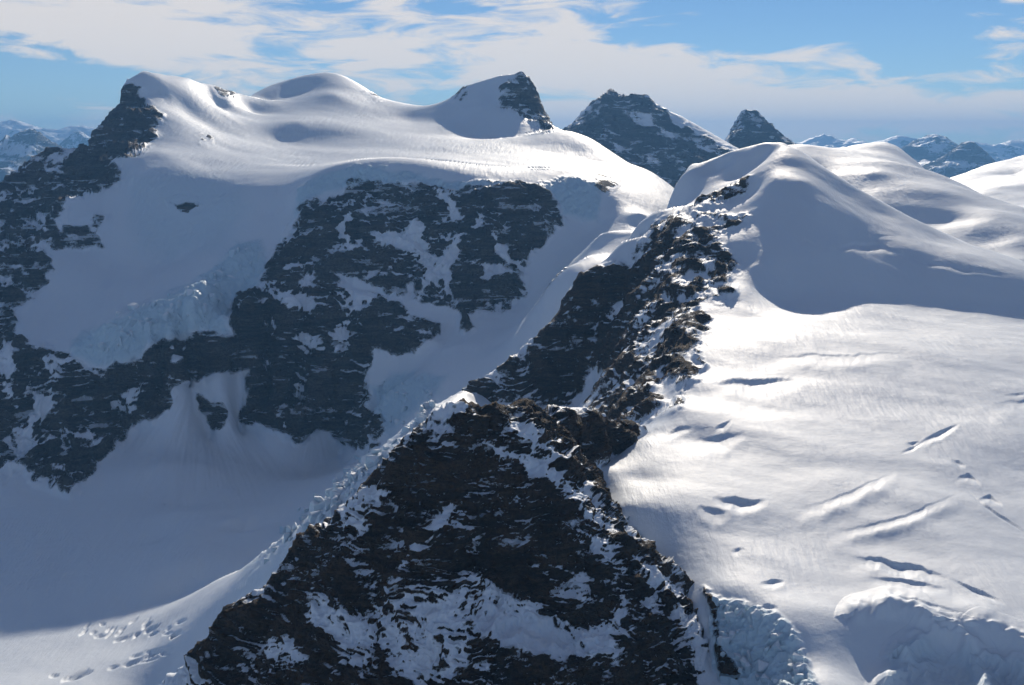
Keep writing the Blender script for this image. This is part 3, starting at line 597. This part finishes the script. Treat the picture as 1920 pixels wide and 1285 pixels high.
for sp, ylo, yhi in [
    ([(370, 745), (415, 750), (420, 780), (405, 797), (375, 770)], 3900, 4400),
    ([(243, 160), (226, 165), (150, 250), (100, 400), (190, 360), (232, 345), (233, 325), (205, 308), (262, 282), (288, 258), (300, 217), (277, 197), (252, 165)], 5480, 7600),
    ([(160, 330), (105, 280), (-90, 400), (-90, 520), (0, 505), (60, 460), (100, 410), (110, 380), (150, 365)], 5150, 7600),
    ([(110, 378), (130, 372), (125, 390), (105, 425), (110, 445), (195, 460), (110, 465), (75, 462), (95, 490), (92, 510), (70, 545), (0, 530), (0, 500), (75, 455), (100, 415)], 4600, 5600),
    ([(0, 510), (30, 500), (70, 555), (25, 580), (25, 630), (-80, 600), (-80, 540)], 4300, 5300),
    ([(325, 378), (355, 377), (363, 392), (340, 398)], 5000, 5600), ([(380, 259), (388, 257), (390, 263), (383, 265)], 5900, 6600),
    ([(940, 165), (985, 142), (1000, 160), (1035, 245), (1020, 240), (985, 225), (970, 215), (940, 190)], 6500, 8600), ([(855, 188), (862, 165), (875, 153), (888, 153), (876, 165), (862, 188)], 6900, 8600),
    ([(975, 140), (990, 135), (995, 160), (985, 150)], 6800, 8600), ([(1125, 335), (1150, 335), (1148, 352), (1125, 350)], 5000, 6200),
    ([(120, 430), (200, 400), (180, 440), (195, 462), (130, 455)], 5000, 5600), ([(410, 150), (440, 180), (436, 186), (400, 160)], 7000, 8600), ([(690, 168), (706, 178), (700, 180)], 7000, 8600)]:
    s = np.where((Yp > ylo) & (Yp < yhi), sdist(sp, uw, vw), -60); rr = np.maximum(rr, s)
    rfield = np.maximum(rfield, s if len(sp) > 6 else np.minimum(s, -9))
for sp, k in [([(365, 925), (400, 915), (455, 920), (440, 945), (370, 962)], 0.3), ([(270, 925), (300, 918), (320, 930), (290, 942)], 0.3), ([(105, 965), (160, 985), (150, 1003), (110, 992)], 0.3), ([(-40, 965), (60, 985), (190, 1030), (140, 1060), (0, 1045), (-40, 1060)], 0.12)]:
    rr = np.maximum(rr, np.where(Yp < 3800, sdist(sp, uw, vw) * k - 4, -60))          # rockfall dirt on the valley snow
icl = sstep(sdist([(545, 425), (560, 352), (600, 325), (640, 312), (720, 318), (800, 328), (880, 340), (960, 350), (1020, 345), (1060, 330), (1130, 340), (1120, 420), (1060, 400), (1010, 356), (940, 352), (850, 360), (750, 346), (650, 352), (577, 385)], uw, vw), -4, 8) * (Yp < 5600)
ice2 = sstep(sdist([(133, 668), (197, 692), (267, 675), (283, 647), (353, 627), (430, 627), (420, 607), (433, 580), (483, 543), (507, 503), (490, 450), (440, 450), (390, 510), (300, 555), (200, 600), (130, 640)], uw, vw), -5, 14) * (Yp < 5000)
ice3 = sstep(sdist([(230, 310), (300, 308), (400, 320), (460, 340), (480, 400), (420, 480), (330, 500), (240, 490), (230, 400)], uw, vw), -10, 40) * 0.45 * (Yp < 5700)
ice4 = sstep(sdist([(690, 720), (760, 690), (850, 700), (830, 740), (780, 780), (730, 830), (700, 790)], uw, vw), -5, 20) * (Yp > 3300) * (Yp < 4400)
ice5 = sstep(sdist([(420, 1150), (460, 1060), (560, 980), (640, 900), (740, 815), (800, 765), (830, 770), (780, 830), (700, 920), (640, 1000), (520, 1100)], uw, vw), -8, 12) * (Yp < 2720) * (Yp > 2000)
ice = np.clip(np.maximum.reduce([icl, ice2, ice3, ice4, ice5 * 0.25]), 0, 1)
relief = np.clip(np.maximum.reduce([icl * 0.9, ice2 * 1.0, ice3, ice4 * 0.8, ice5 * 0.75 * sstep(v, 1100, 1000)]), 0, 1)
def reg3(q):
    val = sdist([(-200, 960), (50, 870), (130, 935), (200, 855), (262, 798), (300, 795), (320, 765), (340, 722), (390, 705), (465, 695), (450, 785), (523, 822), (600, 800), (650, 830), (700, 845), (560, 1000), (420, 1100), (300, 1285), (300, 2400), (-400, 2400)], u, v)
    return [
        dict(name='massif', category='mountain', label='long glaciated massif with two rounded snow summits filling the far skyline'),
        dict(name='flat_topped_peak', category='mountain', mask=(sdist([(-200, 250), (150, 320), (190, 352), (262, 282), (300, 300), (330, 240), (440, 190), (440, 60), (-200, 60)], u, v) > 0) & (Yp > 5500), label='flat-topped snowy peak with a sheer dark cliff dropping to pinnacles'),
        dict(name='horn_peak', category='mountain', mask=(sdist([(850, 195), (850, 100), (1040, 100), (1040, 250), (1000, 262), (890, 262)], u, v) > 0) & (Yp > 6300), label='blunt snow horn with a banded rock side above the sunlit glacier plateau'),
        dict(name='rock_wall', parent=0, mask=(wall > -14) & (Yp < 5300), label='great dark wall streaked with snow ramps'),
        dict(name='ice_cliff', parent=0, mask=(icl > 0.3), label='blue-grey ice cliff along the glacier lip'),
        dict(name='glacier_shelf', category='glacier', mask=(sdist([(-200, 540), (0, 505), (75, 455), (105, 400), (190, 355), (217, 305), (300, 306), (390, 315), (490, 308), (545, 325), (558, 352), (545, 430), (520, 467), (507, 503), (483, 543), (433, 580), (420, 607), (430, 627), (353, 627), (283, 647), (267, 675), (197, 692), (133, 668), (25, 637), (12, 600), (-200, 560)], u, v) > 0) & (Yp > 4200) & (Yp < 5720), label='shadowed hanging glacier shelf with a sunlit strip above the dark wall'),
        dict(name='valley_glacier', category='glacier', mask=(val > 0) | (Yp < 2000) | ((u < 330) & (Yp < 3300)), label='flat valley glacier half in shadow below the dark wall'),
        dict(name='basin_glacier', category='glacier', mask=(sdist([(1300, 340), (1120, 345), (1060, 400), (1050, 415), (1000, 475), (985, 555), (955, 588), (890, 592), (830, 640), (750, 660), (700, 655), (690, 765), (735, 810), (800, 800), (900, 760), (1400, 700), (1400, 360)], u, v) > 0) & (Yp > 3000) & (Yp < 5900), label='shadowed glacier filling the basin between the wall and the buttress'),
        dict(name='icefall', category='icefall', mask=(Yp < 2950) & (Yp >= 2000) & (sdist([(400, 1130), (440, 1075), (560, 975), (680, 865), (800, 760), (890, 705), (950, 720), (900, 900), (600, 1200), (400, 1300)], u, v) > 0), label='sunlit broken icefall descending along the rocky peak to the valley')]
def runnels(q):
    uu, vv = proj(q[..., 0], q[..., 1], q[..., 2]); q = q.copy()
    for au, av, r0, r1 in ((370, 690, 30, 300), (590, 770, 20, 110)):
        m = (q[..., 1] > 3000) & (q[..., 1] < 4700) & (rr < -4)
        du_, dv_ = uu - au, vv - av; rad = np.hypot(du_, dv_); th = np.arctan2(du_, np.maximum(dv_, 1e-3))
        w = sstep(rad, r0, r0 + 40) * (1 - sstep(rad, r1 * 0.6, r1)) * (np.abs(th) < 1.2) * m
        q[..., 2] += w * 5.0 * fbm(np.stack([th * 9.0, rad / 160.0, th * 0], -1), 4, 0.6, au * 0.1)
    rv = np.random.RandomState(3)
    for k in range(46):
        if k < 30: cu, cv = rv.uniform(150, 345), rv.uniform(1160, 1200); cv += (cu - 250) * -0.05; ln_, sl, wd = rv.uniform(5, 14), rv.uniform(-0.9, -0.2), 3.0
        else: t = rv.uniform(0, 1); cu, cv = 85 + 235 * t, 1278 - 60 * t + rv.uniform(-8, 8); ln_, sl, wd = rv.uniform(8, 26), rv.uniform(-0.45, -0.1), 3.5
        m = (np.abs(uu - cu) < ln_ + 4) & (np.abs(vv - cv) < 24)
        if not m.any(): continue
        a_ = (uu[m] - cu) / ln_; s_ = (vv[m] - (cv + sl * (uu[m] - cu))) / wd
        q[..., 2][m] -= 5.0 * np.clip(1 - a_ ** 2, 0, 1) * sstep(s_, -0.9, -0.1) * (1 - sstep(s_, 0.2, 1.6))
    # dirty wrinkled ice further up the valley
    w = sstep(sdist([(-60, 960), (60, 975), (130, 960), (190, 1030), (180, 1090), (60, 1130), (-60, 1140)], uu, vv), -10, 30) * (q[..., 1] < 3600)
    q[..., 2] += w * 3.2 * ridged(np.stack([q[..., 0] / 90.0 + q[..., 1] / 160.0, q[..., 1] / 16.0 - q[..., 0] / 60.0, q[..., 2] * 0], -1), 3, 0.5, 2.0)
    return q
finish('massif', p, rr, ice, reg3, M_MID, rock_amp=48, rock_scale=210, snow_amp=7.0, snow_scale=420, strata=((0.28, 0.15, 1.0), 40.0, 15.0),
       ice_amp=12, ice_scale=44, seed=41.0, mott=0.8, steep0=0.90, relief=relief, bias=bias, feat=runnels, rfield=rfield, frac=0.80)

# =====================================================================================================
# 4. peaks behind and the snow ridge on the right
# =====================================================================================================
def peak(name, sky, face, u0, u1, Y0, Y1, rockpoly, label, mat=M_FAR, snowpolys=(), du=2.0, rows=260, backs=((500, -350), (1500, -900)), amp=42, scale=320, strata=((0.38, 0.1, 1.0), 78.0, 34.0), seed=0.0, category='mountain', mott=0.55, steep0=0.95, snow_amp=8, snow_scale=500, mul=1.0):
    c = L([(a, b, d * mul) for a, b, d in sky], 60); pts = c + back(c, *backs) + [P(a, b, d * mul) for a, b, d in face]; Y0 *= mul; Y1 *= mul
    p = grid_surface(pts, u0, u1, Y0, Y1, du=du, rows=rows, nY=400, hidden=0.1, soft=0.03)
    u, v = proj(p[..., 0], p[..., 1], p[..., 2]); uw, vw = warp(p, u, v, 8, 140)
    r = sdist(rockpoly, uw, vw) if rockpoly is not None else np.full(u.shape, -60.0)
    for sp in snowpolys: r = np.minimum(r, -sdist(sp, uw, vw) + 2)
    return finish(name, p, r, None, [dict(name=name, category=category, label=label)], mat, rock_amp=amp, rock_scale=scale, snow_amp=snow_amp, snow_scale=snow_scale, strata=strata, seed=seed, mott=mott, steep0=steep0, frac=0.87)

peak('banded_peak', [(1000, 300, 8300), (1058, 250, 8600), (1090, 215, 8700), (1110, 195, 8750), (1140, 174, 8800), (1160, 181, 8800), (1180, 187, 8800), (1195, 179, 8800), (1220, 188, 8780), (1245, 206, 8740), (1280, 220, 8680), (1330, 247, 8560), (1395, 285, 8400), (1460, 330, 8200)],
     [(1080, 260, 8250), (1150, 240, 8400), (1230, 250, 8350), (1300, 265, 8350), (1100, 300, 7950), (1180, 300, 8000), (1260, 320, 7900), (1340, 290, 8150), (1150, 350, 7600), (1260, 380, 7500), (1380, 340, 7800), (1000, 350, 7700), (1450, 400, 7600), (1300, 450, 7200), (1100, 450, 7100)],
     980, 1480, 6900, 10500, [(1058, 252), (1110, 190), (1140, 165), (1195, 170), (1245, 205), (1300, 250), (1360, 275), (1380, 290), (1350, 300), (1270, 345), (1260, 420), (1000, 420), (1000, 280)],
     'dark banded rock peak with a sunlit snow shoulder, behind the massif', snowpolys=[[(1120, 188), (1200, 215), (1290, 260), (1340, 280), (1330, 286), (1200, 230), (1120, 198)], [(1242, 198), (1300, 215), (1410, 275), (1405, 298), (1350, 282), (1300, 252), (1255, 228)], [(1150, 272), (1240, 310), (1235, 315), (1150, 280)], [(1070, 245), (1105, 198), (1112, 205), (1085, 240)], [(1190, 318), (1220, 340), (1260, 345), (1230, 350)]], seed=61, mul=1.32)
peak('pyramid_peak', [(1340, 290, 9800), (1368, 262, 9850), (1374, 238, 9880), (1385, 215, 9900), (1400, 206, 9900), (1420, 216, 9900), (1440, 240, 9900), (1475, 268, 9900), (1520, 300, 9900)],
     [(1385, 250, 9550), (1420, 255, 9550), (1400, 300, 9200), (1350, 320, 9200), (1460, 310, 9300)], 1320, 1540, 8800, 11200,
     [(1366, 270), (1370, 235), (1400, 195), (1425, 205), (1490, 275), (1490, 330), (1350, 330)], 'small dark rock pyramid standing right of the banded peak', snowpolys=[[(1376, 240), (1398, 204), (1402, 212), (1380, 250), (1372, 262)], [(1416, 222), (1428, 234), (1422, 236)]], seed=67, rows=200, amp=46, scale=240, mul=1.32)
peak('snow_ridge', [(1400, 290, 5300), (1480, 274, 5300), (1510, 271, 5300), (1560, 276, 5400), (1600, 273, 5600), (1660, 270, 5800), (1690, 280, 5700), (1720, 300, 5450), (1750, 320, 5250), (1800, 345, 4950), (1850, 365, 4700), (1920, 382, 4450), (2060, 420, 4200)],
     [(1540, 290, 5200), (1600, 295, 5180), (1660, 300, 5150), (1560, 312, 5080), (1640, 330, 4800), (1700, 340, 4750), (1760, 365, 4550), (1650, 365, 4600), (1720, 388, 4450), (1800, 390, 4420), (1780, 418, 4300), (1860, 410, 4200), (1850, 452, 4030), (1920, 440, 3980), (1920, 482, 3800), (2060, 480, 3850), (1500, 330, 5000), (1600, 372, 4650), (2050, 550, 3550), (1900, 540, 3600), (1700, 450, 4100), (1500, 400, 4700)],
     1380, 2060, 3350, 8000, None, 'sunlit undulating snow ridge behind the snow dome', mat=M_MID, backs=((400, -60), (1200, -350), (2200, -700)), seed=71, category='snow ridge', rows=330, snow_amp=34, snow_scale=620)
peak('snow_plateau', [(1640, 400, 8200), (1760, 345, 8800), (1800, 330, 9200), (1850, 315, 9600), (1885, 303, 9900), (1920, 297, 10000), (2060, 290, 10200)],
     [(1800, 345, 8300), (1860, 340, 8300), (1900, 330, 8600), (1850, 365, 7400), (1920, 350, 7600), (1780, 400, 6800), (1920, 400, 6500), (2060, 380, 7000)], 1640, 2060, 6300, 13000, None,
     'distant smooth snow plateau at the picture edge, far beyond the snow ridge', backs=((700, -100), (2000, -600)), seed=73, category='snowfield', rows=180, snow_amp=30, snow_scale=700, amp=20)

# 5. far ranges
def far(name, sky, u0, u1, Y0, Y1, label, seed, drop=1500, amp=260, scale=1500, snowline=0.5, rows=150, mul=1.35):
    c = L([(a, b, d * mul) for a, b, d in sky], 400); Y0 *= mul; Y1 *= mul
    pts = c + back(c, (3000, -drop * 0.7), (7000, -drop)) + [(x * (y - dy) / y, y - dy, z - dz) for x, y, z in c[::2] for dy, dz in ((2500, drop * 0.55), (5500, drop))]
    p = grid_surface(pts, u0, u1, Y0, Y1, du=2.2, rows=rows, nY=300, hidden=0.15, soft=0.1)
    h = ridged(p / scale * np.array([1, 1, 0.0]), 6, 0.6, seed) - 0.35
    p = p.copy(); p[..., 2] += amp * h
    n = normals(p); up = n[..., 2]
    rock = np.clip((0.92 - up) * 2.5 + 0.62 + 0.5 * fbm(p / 600, 4, 0.6, seed) - snowline * sstep(p[..., 2], -1500, 400), 0, 1)
    return build(name, p, {'rock': rock, 'ice': rock * 0}, [dict(name=name, category='mountain', label=label)], M_FAR)
far('blue_mountain', [(-150, 300, 18000), (-60, 265, 18000), (0, 268, 18000), (20, 262, 18000), (40, 246, 18000), (60, 245, 18000), (80, 262, 18000), (110, 290, 18000), (160, 325, 18000), (220, 360, 18000)], -120, 260, 10500, 26000, 'hazy blue pointed mountain on the left horizon beyond the dark pinnacles', 81, amp=420, scale=2600, snowline=0.2)
far('blue_mountain', [(60, 300, 26000), (100, 285, 26000), (128, 262, 26000), (145, 247, 26000), (160, 255, 26000), (185, 275, 26000), (250, 300, 26000)], 40, 280, 18000, 36000, 'hazy rounded knob of a mountain between the blue pointed mountain and the cliff', 83, amp=420, scale=3000, snowline=0.5)
far('snowy_range', [(-150, 240, 42000), (0, 238, 42000), (20, 230, 42000), (45, 228, 42000), (70, 236, 42000), (110, 245, 42000), (140, 242, 42000), (165, 240, 42000), (190, 245, 42000), (280, 262, 42000), (420, 268, 42000)], -120, 500, 32000, 56000, 'faint snowy range low on the left horizon', 85, amp=600, scale=5000, snowline=0.9, mul=1.0)
far('blue_mountain', [(1640, 310, 24000), (1690, 285, 24000), (1720, 265, 24000), (1745, 256, 24000), (1762, 258, 24000), (1790, 275, 24000), (1825, 300, 24000), (1860, 330, 24000)], 1600, 1900, 15000, 34000, 'tallest hazy blue mountain on the right horizon with a twin top', 87, amp=420, scale=3000, snowline=0.25)
far('blue_mountain', [(1740, 320, 20000), (1780, 295, 20000), (1800, 275, 20000), (1822, 271, 20000), (1845, 290, 20000), (1870, 315, 20000), (1920, 340, 20000)], 1700, 1960, 13000, 28000, 'hazy blue mountain in front of the twin-topped one', 89, amp=380, scale=2600, snowline=0.2)
far('faint_peak', [(1500, 275, 50000), (1535, 264, 50000), (1553, 258, 50000), (1575, 266, 50000), (1620, 272, 50000), (1655, 264, 50000), (1680, 261, 50000), (1705, 268, 50000), (1760, 280, 50000), (1815, 275, 50000), (1843, 268, 50000), (1858, 273, 50000), (1920, 270, 50000), (2040, 268, 50000)], 1440, 2040, 38000, 62000, 'row of faint blue peaks along the far right horizon', 91, amp=420, scale=3000, snowline=0.8, mul=0.92)

# 6. ground to the horizon
gx = np.linspace(-1, 1, 160); gx = np.sign(gx) * np.abs(gx) ** 1.6 * 38500.0
X, Y = np.meshgrid(gx, gx + 21000.0); Yv = Y
g = np.stack([X, Yv, np.zeros_like(X)], -1)
h = 900 * (ridged(g / 9000.0, 5, 0.5, 5.5) - 0.3)
Zg = -2050 + h * 0.8
Zg = np.where(np.hypot(X, Yv - 4500) < 9000, np.minimum(Zg, -1900), Zg)
g[..., 2] = Zg
n = normals(g)
rock = np.clip((0.93 - n[..., 2]) * 4 + 0.45 + 0.4 * fbm(g / 2500, 4, 0.6, 3), 0, 1)
build('terrain', g, {'rock': rock, 'ice': rock * 0}, [dict(name='terrain', category='terrain', label='low snowy mountain country reaching to the horizon')], M_FAR)

print('total tris', sum(len(o.data.polygons) * 2 for o in sc.objects if o.type == 'MESH'), 'time %.1f' % (time.time() - T0))

# 7. air
hz = bpy.data.meshes.new('haze'); X0, X1, Y0_, Y1_, Z0_, Z1_ = -41000, 41000, -19000, 61000, CAM_Z - 3100, CAM_Z + 900
hz.from_pydata([(x, y, z) for z in (Z0_, Z1_) for x, y in ((X0, Y0_), (X1, Y0_), (X1, Y1_), (X0, Y1_))], [], [(3, 2, 1, 0), (4, 5, 6, 7), (0, 1, 5, 4), (1, 2, 6, 5), (2, 3, 7, 6), (3, 0, 4, 7)])
ho = bpy.data.objects.new('haze', hz); sc.collection.objects.link(ho); ho['kind'] = 'stuff'; ho['label'] = 'thin blue mountain haze filling the distance'; ho['category'] = 'haze'
hm = bpy.data.materials.new('haze'); hm.use_nodes = True; nt = hm.node_tree; nt.nodes.clear()
o_ = nd(nt, 'ShaderNodeOutputMaterial'); pv = nd(nt, 'ShaderNodeVolumePrincipled'); nt.links.new(pv.outputs[0], o_.inputs['Volume'])
pv.inputs['Color'].default_value = (0.21, 0.51, 1.0, 1.0); pv.inputs['Density'].default_value = HAZE_D; pv.inputs['Anisotropy'].default_value = 0.2
hz.materials.append(hm)

# 8. seracs: single ice blocks on the icefalls
def ice_material():
    m = bpy.data.materials.new('serac_ice'); m.use_nodes = True; nt = m.node_tree; bs = nt.nodes['Principled BSDF']
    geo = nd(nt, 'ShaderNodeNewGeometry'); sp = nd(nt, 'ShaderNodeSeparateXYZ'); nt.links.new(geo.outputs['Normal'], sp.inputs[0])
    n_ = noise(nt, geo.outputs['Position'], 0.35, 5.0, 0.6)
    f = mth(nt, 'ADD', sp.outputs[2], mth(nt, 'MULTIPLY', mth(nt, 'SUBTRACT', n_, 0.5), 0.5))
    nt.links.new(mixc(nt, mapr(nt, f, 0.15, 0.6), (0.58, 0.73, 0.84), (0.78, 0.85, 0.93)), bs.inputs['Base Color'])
    bs.inputs['Roughness'].default_value = 0.55; bs.inputs['Specular IOR Level'].default_value = 0.2
    bp = nd(nt, 'ShaderNodeBump'); bp.inputs['Distance'].default_value = 1.5; nt.links.new(n_, bp.inputs['Height']); nt.links.new(bp.outputs[0], bs.inputs['Normal'])
    return m
import bmesh
M_ICE = ice_material()
rs = np.random.RandomState(5)
def block_mesh(k):
    bm = bmesh.new()
    for i in range(16):
        v = rs.uniform(-1, 1, 3); v = np.sign(v) * np.abs(v) ** 0.45
        bm.verts.new((v[0] * 0.55, v[1] * 0.42, v[2] * 0.6))
    bmesh.ops.convex_hull(bm, input=bm.verts[:])
    for v in [v for v in bm.verts if not v.link_faces]: bm.verts.remove(v)
    bmesh.ops.bevel(bm, geom=bm.edges[:], offset=0.05, segments=1, affect='EDGES')
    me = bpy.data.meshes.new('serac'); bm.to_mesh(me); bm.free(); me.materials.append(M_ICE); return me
BLK = [block_mesh(k) for k in range(7)]
deps = bpy.context.evaluated_depsgraph_get()
def serac(u, v, size, label, group):
    ax, az = ray(u, v); d = Vector((ax, 1, az)).normalized()
    hz_hide = ho.hide_viewport
    org = Vector((0, 0, CAM_Z)); hit = False
    for _ in range(3):
        hit, loc, nrm, i, ob, mt = sc.ray_cast(deps, org, d)
        if not hit or ob.name != 'haze': break
        org = loc + d * 1.0
    if not hit or not ob.name.startswith(('icefall', 'snowfield', 'valley', 'massif', 'basin', 'glacier')): return
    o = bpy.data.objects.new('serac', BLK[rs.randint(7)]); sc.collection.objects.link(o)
    sx = size * rs.uniform(0.7, 1.2)
    o.location = loc + Vector((0, size * 0.25, size * 0.12)); o.scale = (sx, size * rs.uniform(0.7, 1.2), size * rs.uniform(0.7, 1.35))
    o.rotation_euler = (rs.uniform(-.3, .3), rs.uniform(-.3, .3), rs.uniform(0, 6.28))
    o['label'] = label; o['category'] = 'ice block'; o['group'] = group; o['kind'] = 'thing'
deps.update()
for i in range(130):
    t = rs.uniform(0, 1) ** 0.8
    sz = rs.uniform(9, 26) * (1.0 if t < .75 else 0.7)
    us = np.interp(t, [0, .2, .45, .7, 1], [520, 590, 650, 715, 830]); vs = np.interp(t, [0, .2, .45, .7, 1], [1035, 968, 915, 855, 765])
    serac(us + rs.uniform(-30, 6), vs + rs.uniform(-14, 30), sz, ('small' if sz < 14 else 'large') + ' white ice block ' + ('at the lower end of' if t < .3 else 'halfway up' if t < .65 else 'near the top of') + ' the sunlit icefall beside the rocky peak', 'seracs on the sunlit icefall')
for i in range(70):
    us = rs.uniform(1345, 1525); vs = rs.uniform(1125, 1282)
    if us > 1400 + (vs - 1125) * 0.85: continue
    sz = rs.uniform(4, 13)
    serac(us, vs, sz, ('small' if sz < 8 else 'large') + ' bluish ice block in the ' + ('upper' if vs < 1205 else 'lower') + ' broken ice at the foot of the rocky peak', 'broken ice beside the rocky peak')
for i in range(60):
    us = rs.uniform(170, 470); vs = np.interp(us, [170, 280, 390, 470], [625, 590, 545, 470]) + rs.uniform(-22, 45); sz = rs.uniform(12, 34)
    serac(us, vs, sz, ('small' if sz < 22 else 'large') + ' ice block on the brink of the hanging glacier shelf, ' + ('at its lower end' if us < 310 else 'at its upper end'), 'seracs on the glacier shelf')
for i in range(26):
    us = rs.uniform(700, 815); vs = rs.uniform(715, 800); sz = rs.uniform(8, 22)
    serac(us, vs, sz, ('small' if sz < 15 else 'large') + ' shadowed ice block where the basin glacier breaks below the dark wall', 'seracs of the basin glacier')
